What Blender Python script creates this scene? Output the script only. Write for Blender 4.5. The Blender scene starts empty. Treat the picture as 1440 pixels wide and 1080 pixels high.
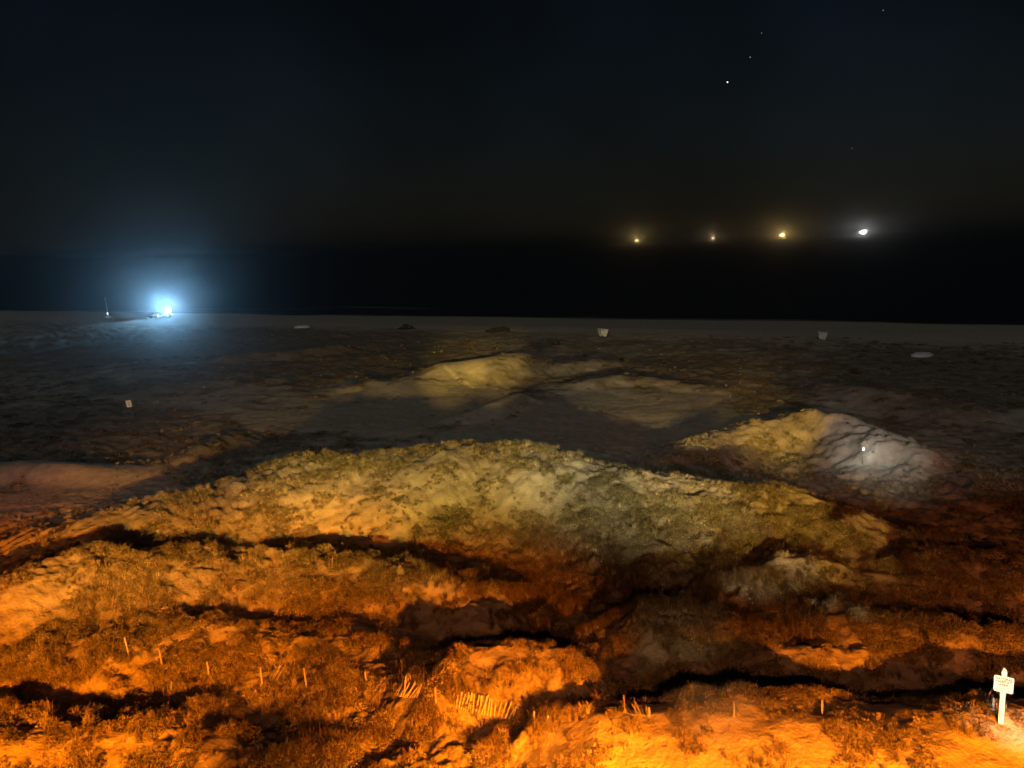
import bpy, bmesh, math, random
import numpy as np
from mathutils import Matrix, Vector, Euler

R = math.radians
rng = np.random.default_rng(7)
random.seed(7)
scene = bpy.context.scene
C = scene.collection

# ------------------------------------------------------------------ camera
CAM_Z = 15.5
PITCH, ROLL, FPX = 10.41, -1.8, 1081.6          # degrees, degrees, focal length in photograph pixels (1440 wide)
cam_data = bpy.data.cameras.new('camera')
cam = bpy.data.objects.new('camera', cam_data)
C.objects.link(cam)
cam_data.sensor_width = 36.0
cam_data.lens = 36.0 * FPX / 1440.0
cam_data.clip_start = 0.1
cam_data.clip_end = 90000.0
CM = Euler((R(90 - PITCH), 0, 0)).to_matrix() @ Matrix.Rotation(R(ROLL), 3, 'Z')
cam.matrix_world = Matrix.Translation((0, 0, CAM_Z)) @ CM.to_4x4()
scene.camera = cam

# ------------------------------------------------------------------ night sky
world = bpy.data.worlds.new('World')
scene.world = world
world.use_nodes = True
wn = world.node_tree.nodes
wl = world.node_tree.links
sky = wn.new('ShaderNodeTexSky')
sky.sky_type = 'NISHITA'
sky.sun_disc = False
sky.sun_elevation = R(28)
sky.sun_rotation = R(200)
sky.air_density = 1.6
sky.dust_density = 0.4
sky.ozone_density = 3.0
bg = wn['Background']
bg.inputs['Strength'].default_value = 0.0011
wtc = wn.new('ShaderNodeTexCoord')
wno = wn.new('ShaderNodeTexNoise')                       # thin uneven cloud all over the night sky
wno.inputs['Scale'].default_value = 3.2
wno.inputs['Detail'].default_value = 5
wl.new(wtc.outputs['Generated'], wno.inputs['Vector'])
wcr = wn.new('ShaderNodeValToRGB')
wcr.color_ramp.elements[0].position = .3
wcr.color_ramp.elements[0].color = (.50, .50, .50, 1)
wcr.color_ramp.elements[1].position = .75
wcr.color_ramp.elements[1].color = (1.05, 1.15, 1.5, 1)
wl.new(wno.outputs['Fac'], wcr.inputs[0])
wmx = wn.new('ShaderNodeMix')
wmx.data_type = 'RGBA'
wmx.blend_type = 'MULTIPLY'
wmx.inputs[0].default_value = 1.0
wl.new(sky.outputs['Color'], wmx.inputs[6])
wl.new(wcr.outputs[0], wmx.inputs[7])
wl.new(wmx.outputs[2], bg.inputs['Color'])

# moonlight: the one sun lamp, very dim
sun_data = bpy.data.lights.new('moon_light', 'SUN')
sun_data.energy = 0.36
sun_data.angle = R(3.0)
sun_data.color = (0.92, 0.97, 1.0)
sun = bpy.data.objects.new('moon_light', sun_data)
C.objects.link(sun)
sun.rotation_euler = (R(90 - 28), 0, R(-20))

scene.view_settings.view_transform = 'Standard'
scene.view_settings.look = 'None'
scene.view_settings.gamma = 1.0
scene.view_settings.exposure = 0.0
scene.view_settings.use_curve_mapping = False
scene.render.engine = 'CYCLES'
scene.cycles.use_denoising = True
scene.cycles.max_bounces = 6
scene.cycles.diffuse_bounces = 2
scene.cycles.glossy_bounces = 2
scene.cycles.transmission_bounces = 2
scene.cycles.volume_bounces = 0
scene.cycles.sample_clamp_indirect = 2.0


# ------------------------------------------------------------------ helpers
def ray(px, py):
    d = CM @ Vector(((px - 720.0) / FPX, (540.0 - py) / FPX, -1.0))
    return d.normalized()


def at(px, py, z=0.0):
    d = ray(px, py)
    t = (z - CAM_Z) / d.z
    return (d.x * t, d.y * t)


def material(name, base, rough=0.85, emit=None, strength=0.0, metal=0.0):
    m = bpy.data.materials.new(name)
    m.use_nodes = True
    b = m.node_tree.nodes['Principled BSDF']
    b.inputs['Base Color'].default_value = (*base, 1)
    b.inputs['Roughness'].default_value = rough
    b.inputs['Metallic'].default_value = metal
    if emit:
        b.inputs['Emission Color'].default_value = (*emit, 1)
        b.inputs['Emission Strength'].default_value = strength
        m.cycles.emission_sampling = 'NONE'     # the lamp beside each glass does the lighting
    return m


def noisy(name, c0, c1, scale, rough=0.85, bump=0.0, detail=5.0):
    m = material(name, c0, rough)
    nt = m.node_tree
    b = nt.nodes['Principled BSDF']
    tc = nt.nodes.new('ShaderNodeTexCoord')
    n = nt.nodes.new('ShaderNodeTexNoise')
    n.inputs['Scale'].default_value = scale
    n.inputs['Detail'].default_value = detail
    nt.links.new(tc.outputs['Object'], n.inputs['Vector'])
    mx = nt.nodes.new('ShaderNodeMix')
    mx.data_type = 'RGBA'
    mx.inputs[6].default_value = (*c0, 1)
    mx.inputs[7].default_value = (*c1, 1)
    nt.links.new(n.outputs['Fac'], mx.inputs[0])
    nt.links.new(mx.outputs[2], b.inputs['Base Color'])
    if bump:
        bp = nt.nodes.new('ShaderNodeBump')
        bp.inputs['Strength'].default_value = 1.0
        bp.inputs['Distance'].default_value = bump
        nt.links.new(n.outputs['Fac'], bp.inputs['Height'])
        nt.links.new(bp.outputs['Normal'], b.inputs['Normal'])
    return m


def link_mesh(name, me, mat=None, parent=None, loc=None, rot=None):
    o = bpy.data.objects.new(name, me)
    C.objects.link(o)
    if mat and not me.materials:
        me.materials.append(mat)
    if parent:
        o.parent = parent
    if loc is not None:
        o.location = loc
    if rot is not None:
        o.rotation_euler = rot
    return o


def from_bm(name, bm, mat, parent=None, loc=None, rot=None, smooth=False):
    me = bpy.data.meshes.new(name)
    bmesh.ops.recalc_face_normals(bm, faces=bm.faces)
    bm.to_mesh(me)
    bm.free()
    if smooth:
        me.shade_smooth()
    return link_mesh(name, me, mat, parent, loc, rot)


def empty(name, loc=(0, 0, 0), rot=(0, 0, 0)):
    o = bpy.data.objects.new(name, None)
    C.objects.link(o)
    o.empty_display_size = 0.2
    o.location = loc
    o.rotation_euler = rot
    return o


def tag(o, label=None, cat=None, group=None, kind=None):
    if label:
        o['label'] = label
    if cat:
        o['category'] = cat
    if group:
        o['group'] = group
    if kind:
        o['kind'] = kind
    return o


def add_box(bm, c, s, rot=None, bevel=0.0):
    r = bmesh.ops.create_cube(bm, size=1.0)
    vs = r['verts']
    for v in vs:
        v.co = Vector((v.co.x * s[0], v.co.y * s[1], v.co.z * s[2]))
    if bevel:
        es = list({e for v in vs for e in v.link_edges})
        g = bmesh.ops.bevel(bm, geom=es, offset=bevel, segments=2, affect='EDGES')
        vs = list({v for f in g['faces'] for v in f.verts} | {v for v in vs if v.is_valid})
    M = Matrix.Translation(c)
    if rot is not None:
        M = M @ Euler(rot).to_matrix().to_4x4()
    for v in vs:
        v.co = M @ v.co
    return vs


def add_tube(bm, p0, p1, r0, r1=None, n=8):
    p0, p1 = Vector(p0), Vector(p1)
    r1 = r0 if r1 is None else r1
    d = (p1 - p0)
    q = d.to_track_quat('Z', 'Y').to_matrix().to_4x4()
    g = bmesh.ops.create_cone(bm, cap_ends=True, segments=n, radius1=r0, radius2=r1, depth=d.length)
    M = Matrix.Translation((p0 + p1) / 2) @ q
    for v in g['verts']:
        v.co = M @ v.co


def add_ball(bm, c, r, sc=(1, 1, 1), sub=2):
    g = bmesh.ops.create_icosphere(bm, subdivisions=sub, radius=r)
    for v in g['verts']:
        v.co = Vector((v.co.x * sc[0], v.co.y * sc[1], v.co.z * sc[2])) + Vector(c)


# ------------------------------------------------------------------ height field of the dunes
def lattice(ix, iy, seed):
    h = (ix.astype(np.int64) * 374761393 + iy.astype(np.int64) * 668265263 + seed * 1442695041) & 0x7fffffff
    h = ((h ^ (h >> 13)) * 1274126177) & 0x7fffffff
    h = (h ^ (h >> 16)) & 0xffffff
    return h / float(0xffffff)


def vnoise(x, y, seed=0):
    ix, iy = np.floor(x), np.floor(y)
    fx, fy = x - ix, y - iy
    fx = fx * fx * fx * (fx * (fx * 6 - 15) + 10)
    fy = fy * fy * fy * (fy * (fy * 6 - 15) + 10)
    a = lattice(ix, iy, seed)
    b = lattice(ix + 1, iy, seed)
    c = lattice(ix, iy + 1, seed)
    d = lattice(ix + 1, iy + 1, seed)
    return (a * (1 - fx) + b * fx) * (1 - fy) + (c * (1 - fx) + d * fx) * fy - 0.5


def fbm(x, y, seed, octaves=4, gain=0.5):
    s, amp, k = 0.0, 1.0, 1.0
    for o in range(octaves):
        ca, sa = math.cos(0.6 * o), math.sin(0.6 * o)
        s = s + amp * vnoise((x * ca - y * sa) * k + 17.3 * o, (x * sa + y * ca) * k - 9.1 * o, seed + o)
        amp *= gain
        k *= 2.03
    return s


def sstep(a, b, x):
    t = np.clip((x - a) / (b - a), 0, 1)
    return t * t * (3 - 2 * t)


SEA_Z = -3.2
# shoreline, straight in plan, through two pixels of the photograph
S0 = np.array(at(60, 437, SEA_Z))
S1 = np.array(at(1340, 454, SEA_Z))
SD = (S1 - S0) / np.linalg.norm(S1 - S0)
SN = np.array([-SD[1], SD[0]])
if SN[1] < 0:
    SN = -SN

# dune ridges: crest points (pixel x, pixel y, height), front width, back width (m)
RIDGES = [
    ([(105, 748, .5), (135, 732, 1.3), (200, 705, 1.9), (300, 684, 2.3), (400, 648, 3.0), (520, 643, 3.0), (640, 627, 3.5),
      (740, 631, 3.3), (850, 660, 2.8), (960, 675, 2.7), (1080, 690, 2.5), (1180, 722, 1.8), (1250, 760, .9)], 9.5, 5.0),
    ([(690, 1090, .7), (790, 1046, 1.7), (870, 1014, 2.4), (980, 1006, 2.6), (1100, 1016, 2.6), (1200, 1032, 2.5),
      (1300, 1034, 2.3), (1440, 1028, 2.2), (1600, 1016, 2.2)], 9.0, 2.6),
    ([(-260, 1020, 1.2), (-60, 1012, 1.1), (60, 1020, 1.1), (180, 1034, 1.0), (300, 1062, 1.0), (450, 1076, .9), (600, 1085, .8)], 6.0, 2.0),
    ([(960, 640, .9), (1010, 612, 1.5), (1060, 595, 1.9), (1140, 580, 2.3), (1185, 588, 2.1), (1240, 614, 1.5), (1300, 642, 1.0), (1350, 664, .6)], 5.5, 4.0),
    ([(580, 530, .9), (620, 512, 1.8), (690, 504, 2.2), (732, 497, 2.0)], 9.0, 4.0),
    ([(745, 525, .5), (790, 512, .9), (850, 507, .8)], 3.5, 4.0),
    ([(820, 540, .4), (870, 529, .8), (950, 537, .5), (1020, 548, .3)], 3.0, 4.0),
    ([(480, 545, .4), (520, 534, .8), (555, 543, .5)], 3.0, 3.0),
    ([(655, 590, .4), (690, 570, 1.0), (725, 558, .9)], 2.2, 2.5),
    ([(250, 645, .4), (280, 626, .8), (310, 612, .6)], 2.0, 2.0),
    ([(-120, 860, 1.6), (0, 812, 1.9), (70, 786, 2.0), (140, 775, 1.8), (230, 782, 1.3)], 6.0, 2.4),
    ([(440, 792, .8), (530, 798, 1.2), (620, 818, 1.2), (690, 848, .8)], 3.0, 2.2),
    ([(1040, 808, 1.0), (1080, 793, 1.7), (1140, 792, 1.7), (1230, 818, 1.1)], 4.0, 2.5),
    ([(1130, 860, .8), (1190, 864, 1.4), (1290, 880, 1.4), (1440, 908, 1.4), (1560, 932, 1.3)], 3.5, 2.2),
    ([(1060, 932, .7), (1140, 918, 1.3), (1240, 922, 1.2), (1310, 940, .7)], 3.0, 1.8),
    ([(550, 950, .9), (640, 925, 2.0), (740, 915, 2.2), (815, 918, 2.1), (855, 945, .9)], 4.5, 2.4),
    ([(870, 900, .9), (930, 868, 1.7), (1000, 866, 1.7), (1060, 890, 1.1)], 4.5, 2.4),
    ([(60, 905, .6), (190, 885, .7), (300, 880, .6), (420, 905, .7), (520, 925, .6)], 4.0, 2.5),
    ([(120, 830, .8), (260, 805, .9), (370, 790, .9), (460, 800, .9)], 4.0, 2.5),
    ([(1230, 800, .8), (1320, 790, 1.2), (1440, 790, 1.0)], 5.0, 3.0),
    ([(-100, 655, .7), (40, 650, 1.1), (100, 652, 1.0), (180, 660, .5)], 3.0, 4.0),
    ([(330, 500, .8), (420, 492, 1.1), (470, 484, 1.0)], 4.0, 4.0),
    ([(1180, 545, .9), (1250, 545, 1.4), (1330, 565, 1.2), (1440, 575, 1.0)], 6.0, 5.0),
    ([(1320, 1026, 1.4), (1407, 1015, 2.1), (1500, 1012, 2.1)], 3.0, 1.6),
    ([(1000, 1003, 2.0), (1060, 999, 2.0), (1160, 997, 2.0), (1240, 1010, 1.4)], 2.0, 1.4),
    ([(1190, 640, .5), (1240, 632, 1.0), (1290, 648, .9), (1330, 668, .5)], 2.5, 2.0),
    ([(560, 1000, .3), (650, 1022, .7), (760, 1030, .6)], 1.6, 1.6),
]
RW = []
for pts, wf, wb in RIDGES:
    w = [(*at(px, py, z), z) for px, py, z in pts]
    RW.append((np.array(w), wf, wb * (1.5 if wb < 3 else 1.1)))

TRACKS = [np.array([at(*p, 0.5) for p in q]) for q in (
    [(-160, 822), (-60, 788), (40, 752), (110, 724), (170, 700)],
    [(-160, 845), (-60, 806), (40, 768), (110, 738), (170, 710)])]


def poly_dist(x, y, P):
    """distance to a polyline, signed side along view (positive: far side), and interpolated height"""
    best = np.full(x.shape, 1e9)
    hz = np.zeros(x.shape)
    side = np.zeros(x.shape)
    for i in range(len(P) - 1):
        a, b = P[i, :2], P[i + 1, :2]
        d = b - a
        L2 = max(d @ d, 1e-9)
        t = np.clip(((x - a[0]) * d[0] + (y - a[1]) * d[1]) / L2, 0, 1)
        cx, cy = a[0] + t * d[0], a[1] + t * d[1]
        q = np.hypot(x - cx, y - cy)
        m = q < best
        best = np.where(m, q, best)
        if P.shape[1] > 2:
            hz = np.where(m, P[i, 2] * (1 - t) + P[i + 1, 2] * t, hz)
        side = np.where(m, np.hypot(x, y) - np.hypot(cx, cy), side)
    return best, side, hz


def shore_dist(x, y):
    return -((x - S0[0]) * SN[0] + (y - S0[1]) * SN[1])     # metres inland


def height(x, y, fine=True):
    x = np.asarray(x, float)
    y = np.asarray(y, float)
    d = shore_dist(x, y)
    base = np.where(d < 45, SEA_Z + 0.066 * d, SEA_Z + 2.97 + 0.25 * (1 - np.exp(-(np.maximum(d, 45) - 45) / 10)))
    base = base + .35 * (1 - sstep(8, 25, d)) * fbm(x / 22, y / 22, 61, 3)
    base = np.maximum(base, SEA_Z - 2.5)
    inland = sstep(42, 62, d)
    wx = x + 1.3 * fbm(x / 5, y / 5, 40, 2)
    wy = y + 1.3 * fbm(x / 5, y / 5, 50, 2)
    acc = np.zeros(x.shape)
    P = 3.0
    for w, wf, wb in RW:
        lo = w[:, :2].min(0) - max(wf, wb) * 1.2
        hi = w[:, :2].max(0) + max(wf, wb) * 1.2
        m = (x > lo[0]) & (x < hi[0]) & (y > lo[1]) & (y < hi[1])
        if not m.any():
            continue
        q, s, hz = poly_dist(wx[m], wy[m], w)
        k = np.clip(s / np.maximum(q, 1e-6), -1, 1) * 0.5 + 0.5
        wd = wf * (1 - k) + wb * k
        t = np.clip(q / wd, 0, 1)
        prof = (1 - t * t) ** 2 * (1 - 0.15 * t)
        v = np.zeros(x.shape)
        v[m] = hz * prof
        acc = acc + v ** P
    dune = acc ** (1 / P)
    hum = 0.28 * fbm(x / 9, y / 9, 3, 3) + 0.10
    z = base + inland * (dune + hum)
    if fine:
        r = np.hypot(x, y)
        rd = at(1225, 628, 1.2)
        z = z + .75 * np.exp(-(((x - rd[0]) / 7) ** 2 + ((y - rd[1]) / 6) ** 2)) * fbm(x / 2.4, y / 1.6, 83, 4, .6)
        veg = np.maximum(cover(x, y), .4 * (1 - sstep(50, 60, r)) * sstep(25, 27, r))
        z = z + inland * ((0.05 + 0.20 * veg) * fbm(x / 1.7, y / 1.7, 11, 3, 0.5) + (0.05 + 0.24 * veg) * (1 - .65 * sstep(52, 62, r)) * fbm(x / .6, y / .6, 13, 2, 0.5) + (.02 + .13 * veg) * (1 - sstep(52, 62, r)) * fbm(x / .24, y / .24, 17, 2, 0.5))
        z = z + inland * 0.02 * fbm(x / 0.35, y / 0.35, 23, 3)
        z = z + 0.03 * fbm(x / 2.2, y / 2.2, 29, 3)
        for tr in TRACKS:
            q, _, _ = poly_dist(x, y, tr)
            z = z - 0.20 * np.exp(-(q / 0.24) ** 2) + 0.16 * np.exp(-((q - 0.5) / 0.18) ** 2)
    return z


# where bare sand shows: ellipses in the photograph, carried onto the ground (cx, cy, rx, ry)
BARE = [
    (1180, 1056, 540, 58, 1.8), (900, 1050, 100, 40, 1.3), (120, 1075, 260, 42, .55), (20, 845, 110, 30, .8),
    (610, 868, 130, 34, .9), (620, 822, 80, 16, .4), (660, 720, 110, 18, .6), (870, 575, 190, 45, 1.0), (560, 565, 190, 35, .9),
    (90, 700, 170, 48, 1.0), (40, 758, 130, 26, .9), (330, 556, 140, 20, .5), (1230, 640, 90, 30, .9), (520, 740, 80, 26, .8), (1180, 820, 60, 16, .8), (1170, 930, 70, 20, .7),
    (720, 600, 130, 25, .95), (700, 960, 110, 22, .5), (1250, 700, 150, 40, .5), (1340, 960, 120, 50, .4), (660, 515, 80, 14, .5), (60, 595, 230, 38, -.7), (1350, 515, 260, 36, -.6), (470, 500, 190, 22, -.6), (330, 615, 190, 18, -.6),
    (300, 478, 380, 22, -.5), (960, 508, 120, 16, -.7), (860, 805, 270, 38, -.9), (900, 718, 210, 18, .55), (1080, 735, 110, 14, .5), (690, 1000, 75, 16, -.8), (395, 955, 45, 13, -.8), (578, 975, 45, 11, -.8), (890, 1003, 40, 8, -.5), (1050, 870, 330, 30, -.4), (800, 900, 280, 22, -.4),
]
BW = []
for cx, cy, rx, ry, s in BARE:
    gl = 2.1 if s > 1 else .8
    c = np.array(at(cx, cy, gl))
    e = np.array(at(cx + rx, cy, gl))
    f = (np.array(at(cx, cy - ry, gl)) - np.array(at(cx, cy + ry, gl))) / 2
    BW.append((c, np.linalg.norm(e - c), np.linalg.norm(f), s))


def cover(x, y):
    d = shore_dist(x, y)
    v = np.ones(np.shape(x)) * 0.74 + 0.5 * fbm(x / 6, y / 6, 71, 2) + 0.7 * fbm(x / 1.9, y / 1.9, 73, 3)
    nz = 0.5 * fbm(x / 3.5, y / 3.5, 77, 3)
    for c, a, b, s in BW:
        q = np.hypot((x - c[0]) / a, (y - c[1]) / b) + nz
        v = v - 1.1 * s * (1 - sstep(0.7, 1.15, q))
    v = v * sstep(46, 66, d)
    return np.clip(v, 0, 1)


# ------------------------------------------------------------------ ground sheet
def build_ground():
    dense = np.linspace(-40, 40, 901)
    left = -np.geomspace(40.5, 180, 40)[::-1]
    right = np.geomspace(40.5, 179.0, 40)
    ang = np.radians(np.concatenate([left, dense, right]))
    rr = np.concatenate([np.linspace(0.4, 16.5, 24), np.geomspace(17, 150, 640), np.geomspace(150.6, 420, 70)])
    A, RR = np.meshgrid(ang, rr)
    X, Y = RR * np.sin(A), RR * np.cos(A)
    Z = height(X.ravel(), Y.ravel()).reshape(X.shape)
    Z[RR < 16] = np.minimum(Z[RR < 16], 1.2)
    nr, na = X.shape
    co = np.stack([X.ravel(), Y.ravel(), Z.ravel()], 1)
    i, j = np.meshgrid(np.arange(nr - 1), np.arange(na), indexing='ij')
    jn = (j + 1) % na
    q = np.stack([i * na + j, i * na + jn, (i + 1) * na + jn, (i + 1) * na + j], -1).reshape(-1, 4)
    q = q[:, ::-1]
    me = bpy.data.meshes.new('dune_ground')
    me.vertices.add(len(co))
    me.vertices.foreach_set('co', co.ravel())
    me.loops.add(q.size)
    me.loops.foreach_set('vertex_index', q.ravel().astype(np.int32))
    me.polygons.add(len(q))
    me.polygons.foreach_set('loop_start', np.arange(0, q.size, 4, dtype=np.int32))
    me.update(calc_edges=True)
    me.shade_smooth()
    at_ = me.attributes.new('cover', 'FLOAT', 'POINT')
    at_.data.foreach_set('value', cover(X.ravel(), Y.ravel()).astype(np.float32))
    wet = 1 - sstep(2, 9, shore_dist(X.ravel(), Y.ravel()))
    at_ = me.attributes.new('wet', 'FLOAT', 'POINT')
    at_.data.foreach_set('value', wet.astype(np.float32))
    return me


def sand_material():
    m = material('dune_sand', (0.42, 0.35, 0.25), 0.95)
    nt = m.node_tree
    N, L = nt.nodes, nt.links
    b = N['Principled BSDF']
    b.inputs['Specular IOR Level'].default_value = 0.15
    tc = N.new('ShaderNodeTexCoord')
    n1 = N.new('ShaderNodeTexNoise')
    n1.inputs['Scale'].default_value = 1.7
    n1.inputs['Detail'].default_value = 8
    L.new(tc.outputs['Object'], n1.inputs['Vector'])
    n2 = N.new('ShaderNodeTexNoise')
    n2.inputs['Scale'].default_value = 9
    n2.inputs['Detail'].default_value = 6
    L.new(tc.outputs['Object'], n2.inputs['Vector'])
    cr = N.new('ShaderNodeValToRGB')
    cr.color_ramp.elements[0].position = 0.3
    cr.color_ramp.elements[0].color = (0.33, 0.275, 0.19, 1)
    cr.color_ramp.elements[1].position = 0.7
    cr.color_ramp.elements[1].color = (0.47, 0.40, 0.29, 1)
    L.new(n1.outputs['Fac'], cr.inputs[0])
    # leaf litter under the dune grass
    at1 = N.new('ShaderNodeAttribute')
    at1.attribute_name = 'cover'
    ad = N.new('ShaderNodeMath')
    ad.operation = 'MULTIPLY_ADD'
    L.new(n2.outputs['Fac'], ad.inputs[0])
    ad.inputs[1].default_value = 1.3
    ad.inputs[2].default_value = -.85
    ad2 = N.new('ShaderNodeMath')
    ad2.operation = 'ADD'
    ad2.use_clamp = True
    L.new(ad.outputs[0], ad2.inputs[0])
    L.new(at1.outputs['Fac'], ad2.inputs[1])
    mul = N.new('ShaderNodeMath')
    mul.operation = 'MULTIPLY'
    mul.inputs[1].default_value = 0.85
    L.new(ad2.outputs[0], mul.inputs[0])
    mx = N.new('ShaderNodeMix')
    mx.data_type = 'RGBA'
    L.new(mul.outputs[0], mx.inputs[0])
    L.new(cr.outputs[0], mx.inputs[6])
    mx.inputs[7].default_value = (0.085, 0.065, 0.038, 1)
    at2 = N.new('ShaderNodeAttribute')
    at2.attribute_name = 'wet'
    mw = N.new('ShaderNodeMix')
    mw.data_type = 'RGBA'
    L.new(at2.outputs['Fac'], mw.inputs[0])
    L.new(mx.outputs[2], mw.inputs[6])
    mw.inputs[7].default_value = (0.10, 0.085, 0.065, 1)
    L.new(mw.outputs[2], b.inputs['Base Color'])
    bp = N.new('ShaderNodeBump')
    bp.inputs['Strength'].default_value = 0.8
    bp.inputs['Distance'].default_value = 0.06
    L.new(n2.outputs['Fac'], bp.inputs['Height'])
    L.new(bp.outputs['Normal'], b.inputs['Normal'])
    return m


SAND = sand_material()
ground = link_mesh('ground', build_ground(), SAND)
tag(ground, 'undulating pale sand dunes running down to a flat beach', kind='structure')


def gz(x, y):
    return float(height(np.array([x]), np.array([y]))[0])


def hit(px, py):
    """point of the ground seen at a pixel"""
    d = ray(px, py)
    t = np.concatenate([np.linspace(15, 60, 1800), np.linspace(60.05, 420, 3600)])
    X, Y, Z = d.x * t, d.y * t, CAM_Z + d.z * t
    H = height(X, Y)
    k = int(np.argmax(Z < H))
    return Vector((X[k], Y[k], H[k]))


# ------------------------------------------------------------------ sea
def build_sea():
    m = material('sea_water', (0.020, 0.022, 0.027), 0.75)
    nt = m.node_tree
    b = nt.nodes['Principled BSDF']
    b.inputs['IOR'].default_value = 1.33
    b.inputs['Specular IOR Level'].default_value = 0.2
    tc = nt.nodes.new('ShaderNodeTexCoord')
    mp = nt.nodes.new('ShaderNodeMapping')
    mp.inputs['Scale'].default_value = (0.25, 0.6, 1)
    nt.links.new(tc.outputs['Object'], mp.inputs['Vector'])
    n = nt.nodes.new('ShaderNodeTexNoise')
    n.inputs['Scale'].default_value = 0.5
    n.inputs['Detail'].default_value = 6
    nt.links.new(mp.outputs[0], n.inputs['Vector'])
    bp = nt.nodes.new('ShaderNodeBump')
    bp.inputs['Distance'].default_value = 0.9
    nt.links.new(n.outputs['Fac'], bp.inputs['Height'])
    nt.links.new(bp.outputs['Normal'], b.inputs['Normal'])
    bm = bmesh.new()
    # strip seaward of the shore out to the visible horizon
    a = math.atan2(SD[1], SD[0])
    o = S0 - SN * 14
    prev = None
    for dist in (0, 20, 60, 150, 400, 1000, 3000, 8000, 14500):
        w = 500 + dist * 1.6
        p = [bm.verts.new((*(S0 * 0 + o + SN * dist + SD * (s * w + 60)), SEA_Z)) for s in (-1, 1)]
        if prev:
            bm.faces.new((prev[0], prev[1], p[1], p[0]))
        prev = p
    ob = from_bm('sea', bm, m)
    tag(ob, 'black night sea stretching to the horizon', kind='structure')
    # low breaking waves with foam along the water's edge
    foam = noisy('sea_foam', (0.05, 0.055, 0.055), (0.002, 0.003, 0.004), 0.25, 0.8, 0.0, 8)
    for k, (off, half, h, lo, hi) in enumerate(((3, 1.3, .2, 10, 120), (12, 1.6, .3, 60, 110), (22, 1.6, .35, 100, 150))):
        bm = bmesh.new()
        prev = None
        for s in np.linspace(lo, hi, 80):
            t = (s - lo) / (hi - lo)
            env = math.sin(math.pi * t) ** 0.5
            wob = 2.2 * float(vnoise(np.array([s / 14.0]), np.array([k * 7.7]))[0])
            hh = h * env * (0.6 + 0.8 * float(vnoise(np.array([s / 6.0]), np.array([k * 3.1 + 40]))[0] + .5))
            row = []
            for u, v in ((-1, -.05), (-.45, .55), (0, 1), (.35, .7), (1, -.05)):
                q = S0 + SD * s + SN * (off + wob + u * half)
                row.append(bm.verts.new((q[0], q[1], SEA_Z + 0.01 + v * hh)))
            if prev:
                for i in range(4):
                    bm.faces.new((prev[i], prev[i + 1], row[i + 1], row[i]))
            prev = row
        o2 = from_bm('breaking_wave', bm, foam, smooth=True)
        tag(o2, ('thin line of foam at the water edge', 'low foamy breaker just off the beach',
                 'outermost faint breaker in the dark sea')[k], kind='structure')


build_sea()

STAKES = [  # top pixel, bottom pixel
    (175, 896, 182, 924, 'leftmost grey stake, leaning left in dark dune grass'),
    (224, 914, 228, 937, 'second stake from the left in the fence line'),
    (291, 930, 295, 954, 'third stake from the left in the fence line'),
    (366, 938, 369, 963, 'pale stake at the left end of the smallest collapsed slat fence'),
    (427, 939, 431, 966, 'pale stake at the right end of the smallest collapsed slat fence'),
    (513, 944, 516, 964, 'short leaning stake between two collapsed slat fences'),
    (571, 950, 568, 980, 'tallest bright stake standing up through a fallen slat fence'),
    (612, 967, 613, 990, 'upright stake left of the widest fallen slat fence'),
    (677, 978, 676, 993, 'short stake behind the widest fallen slat fence'),
    (751, 1000, 751, 1020, 'pale stake right of the widest fallen slat fence'),
    (771, 1006, 769, 1016, 'faint short stake in shadow beside the dark gap'),
    (913, 994, 913, 1008, 'short stake at the crest of the bright orange sand bank'),
    (1032, 986, 1032, 1008, 'lone stake behind the orange bank, nearer the middle'),
    (1156, 983, 1156, 1004, 'lone stake behind the orange bank, nearer the white sign'),
    (1397, 981, 1396, 1001, 'slim stake just left of the white notice sign'),
    (241, 958, 241, 976, 'faint stake in front of the fence line on the left'),
]

# ------------------------------------------------------------------ dune grass (uncountable ground cover)
def leaf_material(name, c0, c1):
    m = material(name, c0, 0.8)
    nt = m.node_tree
    b = nt.nodes['Principled BSDF']
    b.inputs['Specular IOR Level'].default_value = 0.2
    oi = nt.nodes.new('ShaderNodeObjectInfo')
    mx = nt.nodes.new('ShaderNodeMix')
    mx.data_type = 'RGBA'
    mx.inputs[6].default_value = (*c0, 1)
    mx.inputs[7].default_value = (*c1, 1)
    nt.links.new(oi.outputs['Random'], mx.inputs[0])
    nt.links.new(mx.outputs[2], b.inputs['Base Color'])
    return m


STRAW = leaf_material('dry_straw', (0.44, 0.36, 0.22), (0.16, 0.13, 0.06))
GREEN = leaf_material('dune_green', (0.09, 0.078, 0.032), (0.26, 0.215, 0.11))
DARK = leaf_material('dead_stem', (0.10, 0.07, 0.035), (0.17, 0.115, 0.06))


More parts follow.
